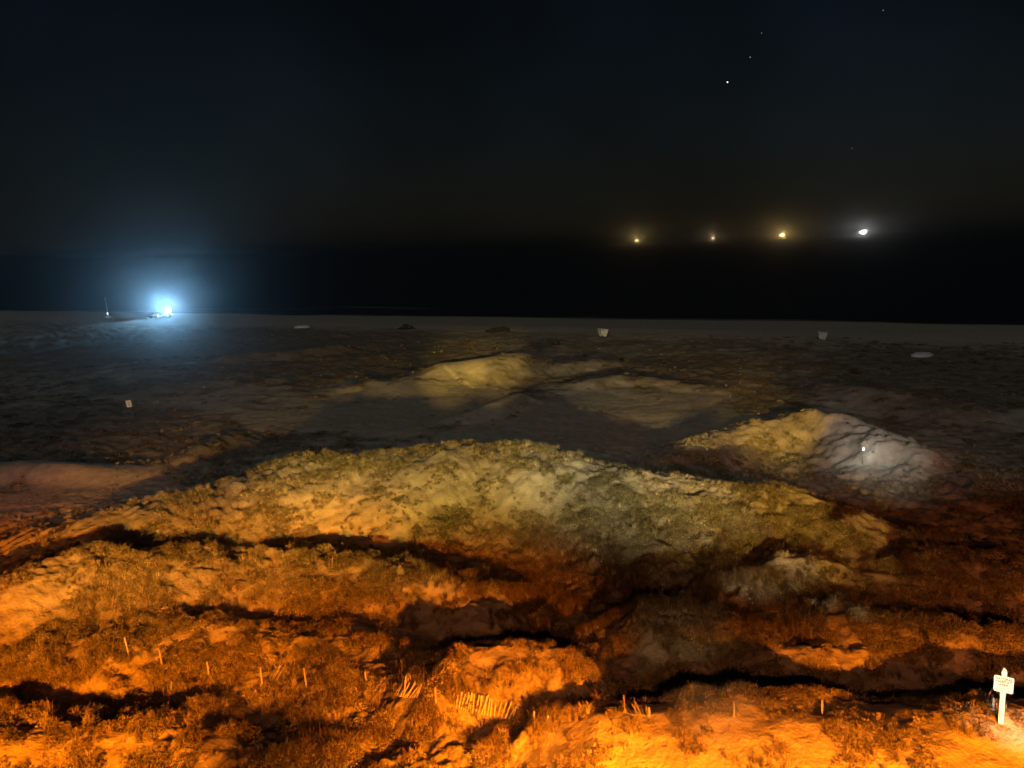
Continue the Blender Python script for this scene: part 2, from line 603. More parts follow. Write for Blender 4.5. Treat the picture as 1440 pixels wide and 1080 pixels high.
def tuft(name, n, h, spread, width, droop, mat, seed):
    r = random.Random(seed)
    bm = bmesh.new()
    for _ in range(n):
        a = r.uniform(0, 2 * math.pi)
        rad = spread * 0.45 * math.sqrt(r.random())
        x, y = rad * math.cos(a), rad * math.sin(a)
        a2 = a + r.uniform(-.9, .9)
        hh = h * r.uniform(.55, 1.1)
        out = spread * r.uniform(.2, 1.0)
        dx, dy = math.cos(a2), math.sin(a2)
        wx, wy = -dy * width / 2, dx * width / 2
        p1 = Vector((x + dx * out * .35, y + dy * out * .35, hh * .62))
        p2 = Vector((x + dx * out, y + dy * out, hh * (1 - droop * r.random())))
        v = [bm.verts.new((x - wx, y - wy, -.05)), bm.verts.new((x + wx, y + wy, -.05)),
             bm.verts.new((p1.x + wx * .8, p1.y + wy * .8, p1.z)), bm.verts.new((p1.x - wx * .8, p1.y - wy * .8, p1.z)),
             bm.verts.new(p2)]
        bm.faces.new(v[:4])
        bm.faces.new((v[3], v[2], v[4]))
    me = bpy.data.meshes.new(name)
    bm.to_mesh(me)
    bm.free()
    me.materials.append(mat)
    return bpy.data.objects.new(name, me)


def mat_clump(name, n, rad, h, leaf, mat, seed):
    r = random.Random(seed)
    bm = bmesh.new()
    for _ in range(n):
        a = r.uniform(0, 2 * math.pi)
        q = rad * math.sqrt(r.random())
        c = Vector((q * math.cos(a), q * math.sin(a), h * (1 - (q / rad) ** 2) * r.uniform(.4, 1.0)))
        e = Euler((r.uniform(-1, 1), r.uniform(-1, 1), r.uniform(0, 6.3))).to_matrix()
        s = leaf * r.uniform(.6, 1.3)
        v = [bm.verts.new(c + e @ Vector(p)) for p in ((-s, 0, 0), (0, -s * .5, 0), (s, 0, .3 * s), (0, s * .5, 0))]
        bm.faces.new(v)
    me = bpy.data.meshes.new(name)
    bm.to_mesh(me)
    bm.free()
    me.materials.append(mat)
    return bpy.data.objects.new(name, me)


def scatter(name, protos, pts, scales, rots, idx, label):
    col = bpy.data.collections.new(name + '_kinds')
    for i, p in enumerate(protos):
        p.name = 'k%02d_%s' % (i, p.name)
        col.objects.link(p)
    me = bpy.data.meshes.new(name)
    me.vertices.add(len(pts))
    me.vertices.foreach_set('co', pts.astype(np.float32).ravel())
    for nm, arr, tp in (('tscale', scales, 'FLOAT'), ('trot', rots, 'FLOAT'), ('tidx', idx, 'INT')):
        a = me.attributes.new(nm, tp, 'POINT')
        a.data.foreach_set('value', arr.astype(np.float32 if tp == 'FLOAT' else np.int32))
    o = link_mesh(name, me)
    ng = bpy.data.node_groups.new(name + '_nodes', 'GeometryNodeTree')
    ng.interface.new_socket('Geometry', in_out='INPUT', socket_type='NodeSocketGeometry')
    ng.interface.new_socket('Geometry', in_out='OUTPUT', socket_type='NodeSocketGeometry')
    N, L = ng.nodes, ng.links
    gi, go = N.new('NodeGroupInput'), N.new('NodeGroupOutput')
    ci = N.new('GeometryNodeCollectionInfo')
    ci.inputs['Collection'].default_value = col
    ci.inputs['Separate Children'].default_value = True
    ci.inputs['Reset Children'].default_value = True
    iop = N.new('GeometryNodeInstanceOnPoints')
    iop.inputs['Pick Instance'].default_value = True
    def attr(nm, tp):
        n = N.new('GeometryNodeInputNamedAttribute')
        n.data_type = tp
        n.inputs['Name'].default_value = nm
        return n.outputs['Attribute']
    cx = N.new('ShaderNodeCombineXYZ')
    L.new(attr('trot', 'FLOAT'), cx.inputs['Z'])
    L.new(gi.outputs[0], iop.inputs['Points'])
    L.new(ci.outputs[0], iop.inputs['Instance'])
    L.new(attr('tidx', 'INT'), iop.inputs['Instance Index'])
    L.new(cx.outputs[0], iop.inputs['Rotation'])
    L.new(attr('tscale', 'FLOAT'), iop.inputs['Scale'])
    L.new(iop.outputs[0], go.inputs[0])
    md = o.modifiers.new('scatter', 'NODES')
    md.node_group = ng
    tag(o, label, kind='stuff')
    return o


def polar_points(n, r0, r1, amax=41):
    # even in the picture rather than on the ground: density falls with distance
    u = rng.random(n)
    r = np.exp(np.log(r0) + u * (np.log(r1) - np.log(r0)))
    a = np.radians(rng.uniform(-amax, amax, n))
    return r * np.sin(a), r * np.cos(a)


def CLEAR(x, y):
    # trodden sand in front of fence, stakes and sign
    k = np.ones(len(x))
    for px, py, ra in [(690, 1006, 1.5), (660, 1004, 1.2), (720, 1006, 1.0), (390, 960, 1.1), (408, 958, .9), (575, 980, 1.1), (890, 1006, 1.2), (910, 1008, .9), (1407, 1016, .7)] + \
            [(q[2], q[3] + 5, .45) for q in STAKES]:
        c = at(px, py, .9)
        k = np.where(np.hypot(x - c[0], y - c[1]) < ra, .12, k)
    return k


def build_grass():
    x, y = polar_points(330000, 17, 125)
    cv = cover(x, y)
    clump = fbm(x / .9, y / .9, 91, 3)
    r = np.hypot(x, y)
    keep = rng.random(len(x)) < np.clip((cv + .10 + .22 * sstep(25, 28, r) * (1 - sstep(50, 54, r))) * (0.40 + 3.4 * clump), 0, 1) * 0.8 * (1 - .93 * sstep(50, 62, r)) * CLEAR(x, y)
    x, y, cv = x[keep], y[keep], cv[keep]
    z = height(x, y)
    r = np.hypot(x, y)
    # tall rank grass stands in the hollow in the middle, low growth elsewhere
    hc = np.array(at(870, 840, .6))
    tall = np.exp(-(((x - hc[0]) / 8) ** 2 + ((y - hc[1]) / 3.6) ** 2)) + 0.5 * np.exp(-(((x - at(640, 1035, .5)[0]) / 4) ** 2 + ((y - at(640, 1035, .5)[1]) / 1.2) ** 2))
    kinds = [
        tuft('tuft_straw', 34, .24, .20, .012, .6, STRAW, 1),
        tuft('tuft_straw', 34, .18, .24, .013, .7, STRAW, 2),
        tuft('tuft_green', 34, .24, .18, .011, .5, GREEN, 3),
        mat_clump('clump_green', 80, .26, .16, .034, GREEN, 4),
        mat_clump('clump_straw', 80, .24, .13, .032, STRAW, 5),
        tuft('tuft_dark', 44, .38, .20, .009, .4, DARK, 6),
        tuft('tuft_dark', 40, .30, .24, .009, .5, DARK, 7),
        mat_clump('clump_dark', 90, .36, .16, .05, DARK, 8),
        tuft('tuft_stalks', 6, .70, .26, .008, .45, STRAW, 9),
    ]
    sp = fbm(x / 4, y / 4, 55, 2) + rng.normal(0, .22, len(x))
    idx = np.where(sp > .12, rng.integers(0, 2, len(x)), np.where(sp > -.12, rng.choice([1, 4], len(x)), rng.choice([2, 3], len(x))))
    idx = np.where(rng.random(len(x)) < np.clip(tall * .8, 0, .75), rng.integers(5, 7, len(x)), idx)
    farv = sstep(58, 70, r) * (rng.random(len(x)) < .75)
    idx = np.where(farv > .5, 7, idx)
    idx = np.where((rng.random(len(x)) < .003) & (r < 38) & (r > 26), 8, idx)
    sc = rng.uniform(.55, 1.25, len(x)) * (0.75 + 0.5 * cv) * (1 + 0.25 * sstep(40, 110, r))
    return scatter('dune_grass', kinds, np.stack([x, y, z], 1), sc, rng.uniform(0, 6.28, len(x)), idx,
                   'straw and olive dune grass matting the sand ridges')


grass = build_grass()

# ------------------------------------------------------------------ lamps of the buildings behind the viewer, plus added fill lamps
STEEL = material('galvanised_steel', (0.30, 0.30, 0.29), 0.45, metal=0.8)


def lamp_post(loc, h, aim, color, power, size, blend, label, glass, shield=None, hood=None):
    root = empty('lamp_post', loc)
    tag(root, label, 'lamp post', 'lamps at the landward edge of the dunes')
    bm = bmesh.new()
    add_tube(bm, (0, 0, -.3), (0, 0, h + .15), .09, .055, 12)
    from_bm('post', bm, STEEL, root, smooth=True)
    bm = bmesh.new()
    add_tube(bm, (0, 0, h), (0, .55, h + .12), .035, .03, 8)
    from_bm('arm', bm, STEEL, root, smooth=True)
    d = (Vector(aim) - (Vector(loc) + Vector((0, .7, h)))).normalized()
    q = d.to_track_quat('-Z', 'Y').to_euler()
    bm = bmesh.new()
    add_box(bm, (0, 0, .09), (.46, .34, .16), bevel=.03)
    hs = from_bm('lamp_housing', bm, STEEL, root, (0, .7, h), q)
    bm = bmesh.new()
    add_box(bm, (0, 0, -.004), (.40, .28, .012))
    from_bm('lamp_glass', bm, material(glass, (.8, .8, .8), .3, color, 30), hs)
    if shield:                                  # visor that cuts the beam off below this many degrees under the horizontal
        dip = math.degrees(math.asin(-d.z))
        k = .8 * math.tan(R(shield - dip))
        bm = bmesh.new()
        add_box(bm, (0, -k - .01, -.55), (2.2, .02, .9))
        from_bm('visor', bm, STEEL, hs)
    if hood:                                    # hood that cuts the beam off above this many degrees under the horizontal
        dip = math.degrees(math.asin(-d.z))
        k = .8 * math.tan(R(dip - hood))
        bm = bmesh.new()
        add_box(bm, (0, k + .01, -.5), (3.0, .02, 1.0))
        from_bm('hood', bm, STEEL, hs)
    ld = bpy.data.lights.new('lamp_light', 'SPOT')
    ld.energy = power
    ld.color = color
    ld.spot_size = R(size)
    ld.spot_blend = blend
    ld.shadow_soft_size = .04 if shield else (.03 if hood else .15)
    lo = bpy.data.objects.new('lamp_light', ld)
    C.objects.link(lo)
    lo.parent = hs
    lo.location = (0, 0, -.2)
    return root


def aim(px, py, z=1.0):
    return (*at(px, py, z), z)


SODIUM = (1.0, 0.225, 0.003)
AMBER = (1.0, 0.60, 0.10)
YELLOW = (1.0, 0.665, 0.115)
PALE_GREEN = (0.92, 0.82, 0.42)
lamp_post((9, 3, 0.9), 6.0, aim(1150, 1150), SODIUM, 74000, 100, 1.0, 'sodium lamp post lighting the near sand bank on the right', 'glass_sodium', hood=14.6)
lamp_post((-13, 2, 0.9), 6.2, (-17.3, 21, 1), SODIUM, 98000, 58, .6, 'sodium lamp post lighting the near dunes on the left', 'glass_sodium', hood=7.5)
lamp_post((4, 3, 0.9), 6.0, aim(690, 1030), SODIUM, 78000, 36, .9, 'sodium lamp post lighting the fallen fence in the middle', 'glass_sodium', hood=10)
lamp_post((1, -3, 0.9), 13.0, aim(840, 860), (1.0, .34, .12), 7000, 76, 1.0, 'added tall dim fill lamp lifting the dark middle hollow', 'glass_fill')  # added fill light, softens the black shadows; no known lamp stands here
lamp_post((-9, -2, 0.9), 7.0, aim(290, 690, 2), AMBER, 76000, 28, 1.0, 'amber floodlight post aimed at the left end of the long ridge', 'glass_amber', 12.5)
lamp_post((-5, -2, 0.9), 7.0, aim(580, 650, 3), YELLOW, 105000, 28, 1.0, 'yellow floodlight post aimed at the top of the long ridge', 'glass_yellow', 10.5)
lamp_post((2, -2, 0.9), 7.0, aim(870, 665, 2.5), PALE_GREEN, 100000, 21, 1.0, 'pale floodlight post aimed right of the top of the ridge', 'glass_pale', 9.8)
lamp_post((6, -2, 0.9), 6.6, aim(1080, 700, 2), AMBER, 125000, 22, 1.0, 'amber floodlight post aimed at the right end of the ridge', 'glass_amber', 9.6)
lamp_post((3, -3, 0.9), 11.0, aim(965, 905, 1.8), PALE_GREEN, 4500, 9, 1.0, 'tall pale spotlight post aimed at the hump before the dark hollow', 'glass_pale')
lamp_post((-3, -3, 0.9), 12.5, aim(636, 518, 1.5), YELLOW, 380000, 6, 1.0, 'tall yellow spotlight post aimed at the left half of the far mound', 'glass_yellow')
lamp_post((-1.8, -3, 0.9), 12.5, aim(698, 510, 1.5), YELLOW, 380000, 6, 1.0, 'tall yellow spotlight post aimed at the right half of the far mound', 'glass_yellow')
lamp_post((5, -3, 0.9), 12.0, aim(1090, 598, 2.0), YELLOW, 120000, 8, 1.0, 'tall yellow spotlight post aimed at the crest of the right dune', 'glass_yellow')
lamp_post((11, -3, 0.9), 12.0, aim(1235, 634, 1.3), (.85, .96, 1.0), 46000, 7.5, 1.0, 'tall cool white spotlight post aimed at the slope of the right dune', 'glass_white_spot')
lamp_post((19, -2, 0.9), 9.0, aim(1330, 760, 1), (1.0, .24, .05), 17000, 40, 1.0, 'dim red sodium lamp post far to the right', 'glass_red')
lamp_post((-19, -2, 0.9), 9.0, aim(60, 725, 1), (1.0, .28, .06), 18000, 18, 1.0, 'dim red sodium lamp post far to the left', 'glass_red')
lamp_post((15, 2, 0.9), 4.6, (12.5, 18.1, 3.5), (1.0, .92, .80), 16000, 9, .4, 'added warm white fill spotlight brightening the notice sign', 'glass_sign_fill')  # added light, only whitens the sign that sodium alone turns yellow


# ------------------------------------------------------------------ the tall beach block the picture is taken from; it keeps moonlight off the near dunes
def beach_block():
    root = empty('apartment_building', (0, -12, 0))
    tag(root, 'tall pale beach apartment block behind the viewer', 'building')
    wall = noisy('render_wall', (0.36, 0.33, 0.29), (0.30, 0.28, 0.25), .6, .9)
    glass = material('night_pane', (.02, .02, .025), .1)
    bm = bmesh.new()
    add_box(bm, (0, 0, 13.5), (150, 13, 27))
    from_bm('wall', bm, wall, root)
    bm = bmesh.new()
    add_box(bm, (0, 0, 27.3), (151, 14, .6))
    from_bm('roof', bm, wall, root)
    bm = bmesh.new()
    add_box(bm, (0, 0, 0), (2.6, .06, 1.7))
    wm = bpy.data.meshes.new('window')
    bm.to_mesh(wm)
    bm.free()
    wm.materials.append(glass)
    bm = bmesh.new()
    add_box(bm, (0, 0, 0), (5.0, 1.6, .18))
    add_box(bm, (0, .78, 1.0), (5.0, .05, .06))
    for k in range(11):
        add_box(bm, (-2.45 + k * .49, .78, .53), (.03, .03, .88))
    sm = bpy.data.meshes.new('balcony')
    bm.to_mesh(sm)
    bm.free()
    sm.materials.append(wall)
    for i in range(-4, 5):
        for f in range(8):
            link_mesh('window', wm, None, root, (i * 8.0, 6.53, 2.2 + f * 3.1))
            if f and not (i == 0 and f == 4):
                link_mesh('balcony', sm, None, root, (i * 8.0, 7.3, .9 + f * 3.1))


beach_block()

# ------------------------------------------------------------------ wooden stakes and slatted sand fence
WOOD = noisy('weathered_wood', (0.52, 0.47, 0.40), (0.30, 0.26, 0.21), 14, .9, .004)
PAINT = noisy('white_paint', (0.80, 0.79, 0.74), (0.70, 0.68, 0.62), 8, .55)
WIRE = material('rusty_wire', (0.18, 0.10, 0.06), .6, metal=.6)

def placed(px0, py0, px1, py1):
    """base on the ground under the bottom pixel, height so that the top reaches the top pixel"""
    b = hit(px1, py1)
    d = ray(px0, py0)
    t = b.y / d.y
    return b, Vector((d.x * t, b.y, CAM_Z + d.z * t))


for x0, y0, x1, y1, lab in STAKES:
    b, tp = placed(x0, y0, x1, y1)
    ax = tp - b
    st = empty('wooden_stake', b)
    tag(st, lab, 'stake', 'wooden stakes of the old sand fence')
    bm = bmesh.new()
    rad = .027 + .006 * random.random()
    add_tube(bm, -ax.normalized() * .3, ax * .92, rad * 1.1, rad, 7)
    add_tube(bm, ax * .92, ax, rad, rad * .55, 7)
    from_bm('shaft', bm, WOOD, st, smooth=False)

slat_me = None
bm = bmesh.new()
add_box(bm, (0, 0, .5), (.040, .010, 1.0))
slat_me = bpy.data.meshes.new('slat')
bm.to_mesh(slat_me)
bm.free()
slat_me.materials.append(WOOD)


def sand_fence(top, bot, n, length, lab, sink=.0, jit=.05):
    """slats from a line of bottom pixels to a line of top pixels, lying back on the slope"""
    def along(P, t):
        k = t * (len(P) - 1)
        i = min(int(k), len(P) - 2)
        f = k - i
        return P[i][0] * (1 - f) + P[i + 1][0] * f, P[i][1] * (1 - f) + P[i + 1][1] * f
    root = None
    ends = []
    for i in range(n):
        t = i / (n - 1)
        p = hit(*along(bot, t))
        q = hit(*along(top, t))
        p = p + Vector((0, 0, .05))
        q = q + Vector((0, 0, .16 + .05 * math.sin(5 * t)))
        d = (q - p)
        d += Vector((random.gauss(0, jit), random.gauss(0, jit), random.gauss(0, jit * .6)))
        L = min(max(d.length * random.uniform(.9, 1.1), .35), 1.3)
        if root is None:
            root = empty('sand_fence', p)
            tag(root, lab, 'fence', 'collapsed slat sand fences')
        z = d.normalized()
        y = Vector((0, -.5, .86))
        x = y.cross(z).normalized()
        y = z.cross(x)
        M = Matrix((x, y, z)).transposed().to_4x4()
        o = bpy.data.objects.new('slat', slat_me)
        C.objects.link(o)
        o.parent = root
        o.matrix_local = Matrix.Translation(p - root.location) @ M @ Matrix.Diagonal((1, 1, L, 1))
        ends.append((p - root.location, z, L))
    for f in (.25, .75):
        bm = bmesh.new()
        for a, b in zip(ends[:-1], ends[1:]):
            add_tube(bm, a[0] + a[1] * a[2] * f + Vector((0, 0, .012)), b[0] + b[1] * b[2] * f + Vector((0, 0, .012)), .004, .004, 4)
        from_bm('wire', bm, WIRE, root)
    return root


sand_fence([(648, 982), (668, 984), (695, 990), (728, 998)], [(642, 999), (662, 1005), (688, 1010), (721, 1014)], 20, 1.2,
           'widest fallen slat fence, its pale slats fanned side by side')
sand_fence([(392, 944), (404, 943), (420, 946)], [(376, 962), (387, 964), (404, 963)], 9, 1.2,
           'smallest collapsed slat fence, half buried between two stakes')
sand_fence([(566, 967), (580, 969), (597, 971)], [(555, 980), (569, 983), (586, 984)], 11, 1.2,
           'collapsed slat fence around the foot of the tallest stake')
sand_fence([(866, 993), (885, 995), (912, 1001)], [(872, 1004), (892, 1008), (915, 1011)], 12, 1.2,
           'broken slat fence poking up behind the orange sand bank', jit=.08)


# ------------------------------------------------------------------ signs
def text_mesh(body, size, mat, parent, loc, rot, name='lettering'):
    cu = bpy.data.curves.new(name, 'FONT')
    cu.body = body
    cu.size = size
    cu.align_x = 'CENTER'
    cu.align_y = 'CENTER'
    cu.extrude = .002
    cu.offset = size * .02
    tmp = bpy.data.objects.new(name, cu)
    C.objects.link(tmp)
    dg = bpy.context.evaluated_depsgraph_get()
    me = bpy.data.meshes.new_from_object(tmp.evaluated_get(dg))
    bpy.data.objects.remove(tmp)
    return link_mesh(name, me, mat, parent, loc, rot)


INK = material('sign_ink', (0.10, 0.07, 0.05), .6)


def board(bm, w, h, t, r):
    ring = []
    for cx, cz, a0 in ((w / 2 - r, h / 2 - r, 0), (-w / 2 + r, h / 2 - r, 90), (-w / 2 + r, -h / 2 + r, 180), (w / 2 - r, -h / 2 + r, 270)):
        for k in range(5):
            a = R(a0 + k * 22.5)
            ring.append((cx + r * math.cos(a), cz + r * math.sin(a)))
    f = [bm.verts.new((x, -t / 2, z)) for x, z in ring]
    g = [bm.verts.new((x, t / 2, z)) for x, z in ring]
    bm.faces.new(f)
    bm.faces.new(g[::-1])
    for i in range(len(f)):
        j = (i + 1) % len(f)
        bm.faces.new((f[i], g[i], g[j], f[j]))


def notice_sign():
    b, tp = placed(1413, 940, 1407, 1016)
    ax = tp - b
    H = ax.length
    px = H / 76.0                              # metres per photograph pixel along the post
    yaw = math.atan2(-b.x, b.y) * .6
    root = empty('notice_sign', b)
    root.rotation_euler = (0, math.atan2(ax.x, ax.z), yaw + R(-9))
    tag(root, 'white notice board on a white post at the right edge of the dunes', 'sign')
    w = 6.0 * px
    bm = bmesh.new()
    add_box(bm, (0, 0, (H - .05) / 2 - .15), (w, w, H - .05 + .3), bevel=.006)
    add_box(bm, (0, 0, H - .03), (w * .7, w * .7, .06), bevel=.012)
    from_bm('post', bm, PAINT, root)
    bm = bmesh.new()
    board(bm, 21.5 * px, 22 * px, .02, 2.2 * px)
    bz = H - 20.5 * px
    bd = from_bm('sign_board', bm, PAINT, root, (0, -w / 2 - .012, bz))
    for s, dz in (('NATURAL', 7.2), ('HABITAT', 3.4), ('AREA', -.6)):
        text_mesh(s, 4.2 * px, INK, bd, (0, -.0115, dz * px), (R(90), 0, 0))
    for k, dz in enumerate((-4.0, -6.2, -8.4)):          # three lines of print too small to read
        bm = bmesh.new()
        x = -7.5
        while x < 7.0:
            l = random.uniform(.8, 2.2)
            add_box(bm, ((x + l / 2) * px, -.0115, dz * px), (l * px, .002, .42 * px))
            x += l + .8
        from_bm('small_print', bm, INK, bd)


notice_sign()


def small_sign():
    p = hit(187, 590)
    root = empty('marker_sign', p)
    s = p.length / FPX
    tag(root, 'small white marker sign on a thin post in the dark left dunes', 'sign')
    bm = bmesh.new()
    add_box(bm, (0, 0, 12 * s - .3), (.06, .06, 24 * s + .6), rot=(0, R(-5), 0))
    from_bm('post', bm, material('dark_post', (.08, .07, .06), .9), root)
    bm = bmesh.new()
    board(bm, 6.5 * s, 9 * s, .02, .5 * s)
    bd = from_bm('sign_board', bm, PAINT, root, (-2.4 * s, -.06, 21 * s), (0, R(-6), R(10)))
    bm = bmesh.new()
    add_box(bm, (.2 * s, -.012, .3 * s), (1.0 * s, .003, 2.4 * s), rot=(0, R(20), 0))
    add_box(bm, (.8 * s, -.012, -2.0 * s), (2.4 * s, .003, .8 * s))
    from_bm('symbol', bm, material('faded_ink', (.30, .29, .27), .8), bd)


small_sign()

# ------------------------------------------------------------------ small lantern on the right dune
def lantern():
    p = hit(1213, 653)
    root = empty('lantern', p)
    tag(root, 'tiny white lantern shining on the pale slope of the right dune', 'lantern')
    bm = bmesh.new()
    add_tube(bm, (0, 0, -.2), (0, 0, .95), .02, .02, 8)
    from_bm('stake', bm, STEEL, root)
    bm = bmesh.new()
    add_tube(bm, (0, 0, .95), (0, 0, 1.07), .045, .055, 10)
    from_bm('lamp_glass', bm, material('glass_white', (.8, .8, .8), .3, (.9, .97, 1.0), 6), root)
    bm = bmesh.new()
    add_tube(bm, (0, 0, 1.122), (0, 0, 1.18), .10, .03, 10)
    from_bm('cap', bm, STEEL, root)
    ld = bpy.data.lights.new('lantern_light', 'POINT')
    ld.energy = 30
    ld.color = (.85, .95, 1.0)
    ld.shadow_soft_size = .08
    lo = bpy.data.objects.new('lantern_light', ld)
    C.objects.link(lo)
    lo.parent = root
    lo.location = (0, -.25, 1.3)


lantern()

# ------------------------------------------------------------------ things on the beach
PALE = noisy('pale_plastic', (0.62, 0.62, 0.58), (0.50, 0.50, 0.46), 3, .6)
HULLP = noisy('pale_hull', (0.55, 0.55, 0.50), (0.42, 0.42, 0.38), 2, .6)
WEED = noisy('dark_seaweed', (0.035, 0.030, 0.020), (0.015, 0.013, 0.010), 4, .9, .05)
RUBBER = material('black_rubber', (.02, .02, .02), .8)


def bin_(px, py, w, h, yaw, lab):
    p = hit(px, py)
    s = (p - Vector((0, 0, CAM_Z))).length / FPX
    W, H = w * s, h * s
    root = empty('beach_bin', p, (0, 0, R(yaw)))
    tag(root, lab, 'bin', 'pale bins out on the beach')
    bm = bmesh.new()
    g = bmesh.ops.create_cone(bm, cap_ends=True, segments=4, radius1=W * .42, radius2=W * .66, depth=H * .85)
    for v in g['verts']:
        v.co = Matrix.Rotation(R(45), 4, 'Z') @ v.co + Vector((0, 0, H * .43 - .03))
    from_bm('body', bm, PALE, root)
    bm = bmesh.new()
    add_box(bm, (0, 0, H * .90), (W * 1.0, W * 1.0, H * .10), rot=(0, R(6), 0), bevel=.03)
    lid = from_bm('lid', bm, PALE, root)
    bm = bmesh.new()
    add_tube(bm, (-W * .55, -W * .25, H * .84), (-W * .55, W * .25, H * .84), .03, .03, 6)
    from_bm('handle', bm, PALE, lid)
    for sx in (-1, 1):
        bm = bmesh.new()
        add_tube(bm, (-W * .22 + 0, sx * W * .30, .1), (-W * .22, sx * (W * .30 + .06), .1), .12, .12, 12)
        from_bm('wheel', bm, RUBBER, root)


bin_(848, 473, 12, 11, 20, 'pale tapered beach bin near the middle of the sand')
bin_(1156, 478, 12, 11, -15, 'pale beach bin right of the middle, below the sea lights')


def dinghy(px, py, L, yaw, lab):
    p = hit(px, py)
    s = (p - Vector((0, 0, CAM_Z))).length / FPX
    L *= s
    root = empty('upturned_dinghy', p + Vector((0, 0, -.06)), (0, 0, R(yaw)))
    tag(root, lab, 'boat', 'pale boats lying upturned on the beach')
    bm = bmesh.new()
    rows = []
    for i in range(11):
        t = i / 10
        w = .62 * (1 - (2 * abs(t - .42)) ** 3 * .75) if t < .9 else .62 * (.25 + (1 - t) * 2.0)
        hh = .50 * (1 - .35 * abs(2 * t - .9) ** 2)
        rows.append([bm.verts.new(((t - .5) * L, w * math.cos(a), hh * math.sin(a) ** .8 if math.sin(a) > 0 else 0))
                     for a in [math.pi * k / 8 for k in range(9)]])
    for a, b in zip(rows[:-1], rows[1:]):
        for k in range(8):
            bm.faces.new((a[k], a[k + 1], b[k + 1], b[k]))
    bm.faces.new(rows[0])
    bm.faces.new(rows[-1][::-1])
    from_bm('hull', bm, HULLP, root, smooth=True)
    bm = bmesh.new()
    add_box(bm, (0, 0, .50), (L * .7, .05, .10), bevel=.01)
    from_bm('keel', bm, WOOD, root)


dinghy(425, 461, 20, 8, 'pale upturned dinghy on the far sand, left of the middle')
dinghy(1297, 501, 27, -4, 'faint pale upturned dinghy at the back of the right dunes')


def heap(px, py, w, h, lab, seed):
    p = hit(px, py)
    s = (p - Vector((0, 0, CAM_Z))).length / FPX
    bm = bmesh.new()
    bmesh.ops.create_icosphere(bm, subdivisions=4, radius=1)
    for v in bm.verts:
        c = v.co.copy()
        n = float(fbm(np.array([c.x * 2 + seed]), np.array([c.y * 2 + c.z]), seed, 4, .6)[0])
        v.co = Vector((c.x * w * s / 2, c.y * w * s / 2.4, max(c.z, -.15) * h * s * .9)) * (1 + .75 * n)
    o = from_bm('seaweed_heap', bm, WEED, None, p)
    tag(o, lab, 'seaweed', 'dark heaps on the beach')


heap(570, 463, 24, 5, 'wide flat dark heap on the beach, leftmost of three', 3)
heap(700, 466, 30, 6, 'long low dark heap on the beach above the yellow mound', 5)
heap(778, 485, 15, 9, 'small dark heap nearest the dunes in the middle', 8)


# ------------------------------------------------------------------ vehicle with a glaring lamp on the beach
BODY = noisy('dull_paint', (0.10, 0.13, 0.14), (0.07, 0.09, 0.10), 3, .5)
COOL = (0.30, 0.66, 1.0)


def beach_vehicle():
    p = hit(225, 447)
    s = (p - Vector((0, 0, CAM_Z))).length / FPX
    root = empty('beach_vehicle', p, (0, 0, R(14)))
    tag(root, 'low flatbed beach vehicle under the glaring blue white lamp', 'vehicle')
    L = 30 * s
    bm = bmesh.new()
    add_box(bm, (0, 0, .55), (L, 1.7, .22), bevel=.05)
    from_bm('flatbed', bm, BODY, root)
    bm = bmesh.new()
    vs = add_box(bm, (L * .33, 0, 1.15), (L * .26, 1.6, 1.0), bevel=.08)
    for v in vs:
        if v.co.z > 1.3:
            v.co.x = L * .33 + (v.co.x - L * .33) * .72
    cab = from_bm('cab', bm, BODY, root)
    bm = bmesh.new()
    add_box(bm, (L * .33, -.79, 1.36), (L * .14, .06, .36), bevel=.02)
    from_bm('window', bm, material('dark_glass', (.02, .03, .03), .1), cab)
    for sx in (-.36, -.05, .36):
        for sy in (-1, 1):
            bm = bmesh.new()
            add_tube(bm, (sx * L, sy * .72, .36), (sx * L, sy * .95, .36), .38, .38, 16)
            w = from_bm('wheel', bm, RUBBER, root, smooth=False)
            bm = bmesh.new()
            add_tube(bm, (sx * L, sy * .94, .36), (sx * L, sy * .965, .36), .2, .18, 12)
            from_bm('rim', bm, STEEL, w)
    bm = bmesh.new()
    add_box(bm, (-L * .12, 0, .95), (L * .2, 1.0, .5), bevel=.05)
    from_bm('equipment_box', bm, PALE, root)
    lx, lz = L * .40, 2.05
    bm = bmesh.new()
    add_tube(bm, (lx, -.3, 1.6), (lx, -.3, lz), .05, .05, 8)
    from_bm('lamp_mast', bm, STEEL, root)
    gl = material('glass_cool', (.8, .8, .8), .3, (.75, .95, 1.0), 60)
    bm = bmesh.new()
    add_tube(bm, (lx, -.35, lz), (lx, -.62, lz), .24, .46, 16)
    hs = from_bm('lamp_housing', bm, STEEL, root)
    bm = bmesh.new()
    add_tube(bm, (lx, -.63, lz), (lx, -.72, lz), .44, .36, 16)
    from_bm('lamp_glass', bm, gl, hs)
    ld = bpy.data.lights.new('floodlight', 'SPOT')
    ld.spot_size = R(100)
    ld.spot_blend = .6
    ld.energy = BEACH_LAMP
    ld.color = COOL
    ld.shadow_soft_size = .5
    lo = bpy.data.objects.new('floodlight', ld)
    C.objects.link(lo)
    lo.parent = root
    lo.location = (lx, -1.0, lz)
    lo.rotation_euler = (R(90 + 40), 0, R(180 - 12))
    bm = bmesh.new()
    add_tube(bm, (-L * .05, -.86, .62), (-L * .05, -.95, .62), .10, .12, 10)
    from_bm('side_lamp', bm, gl, root)


BEACH_LAMP = 185000
beach_vehicle()


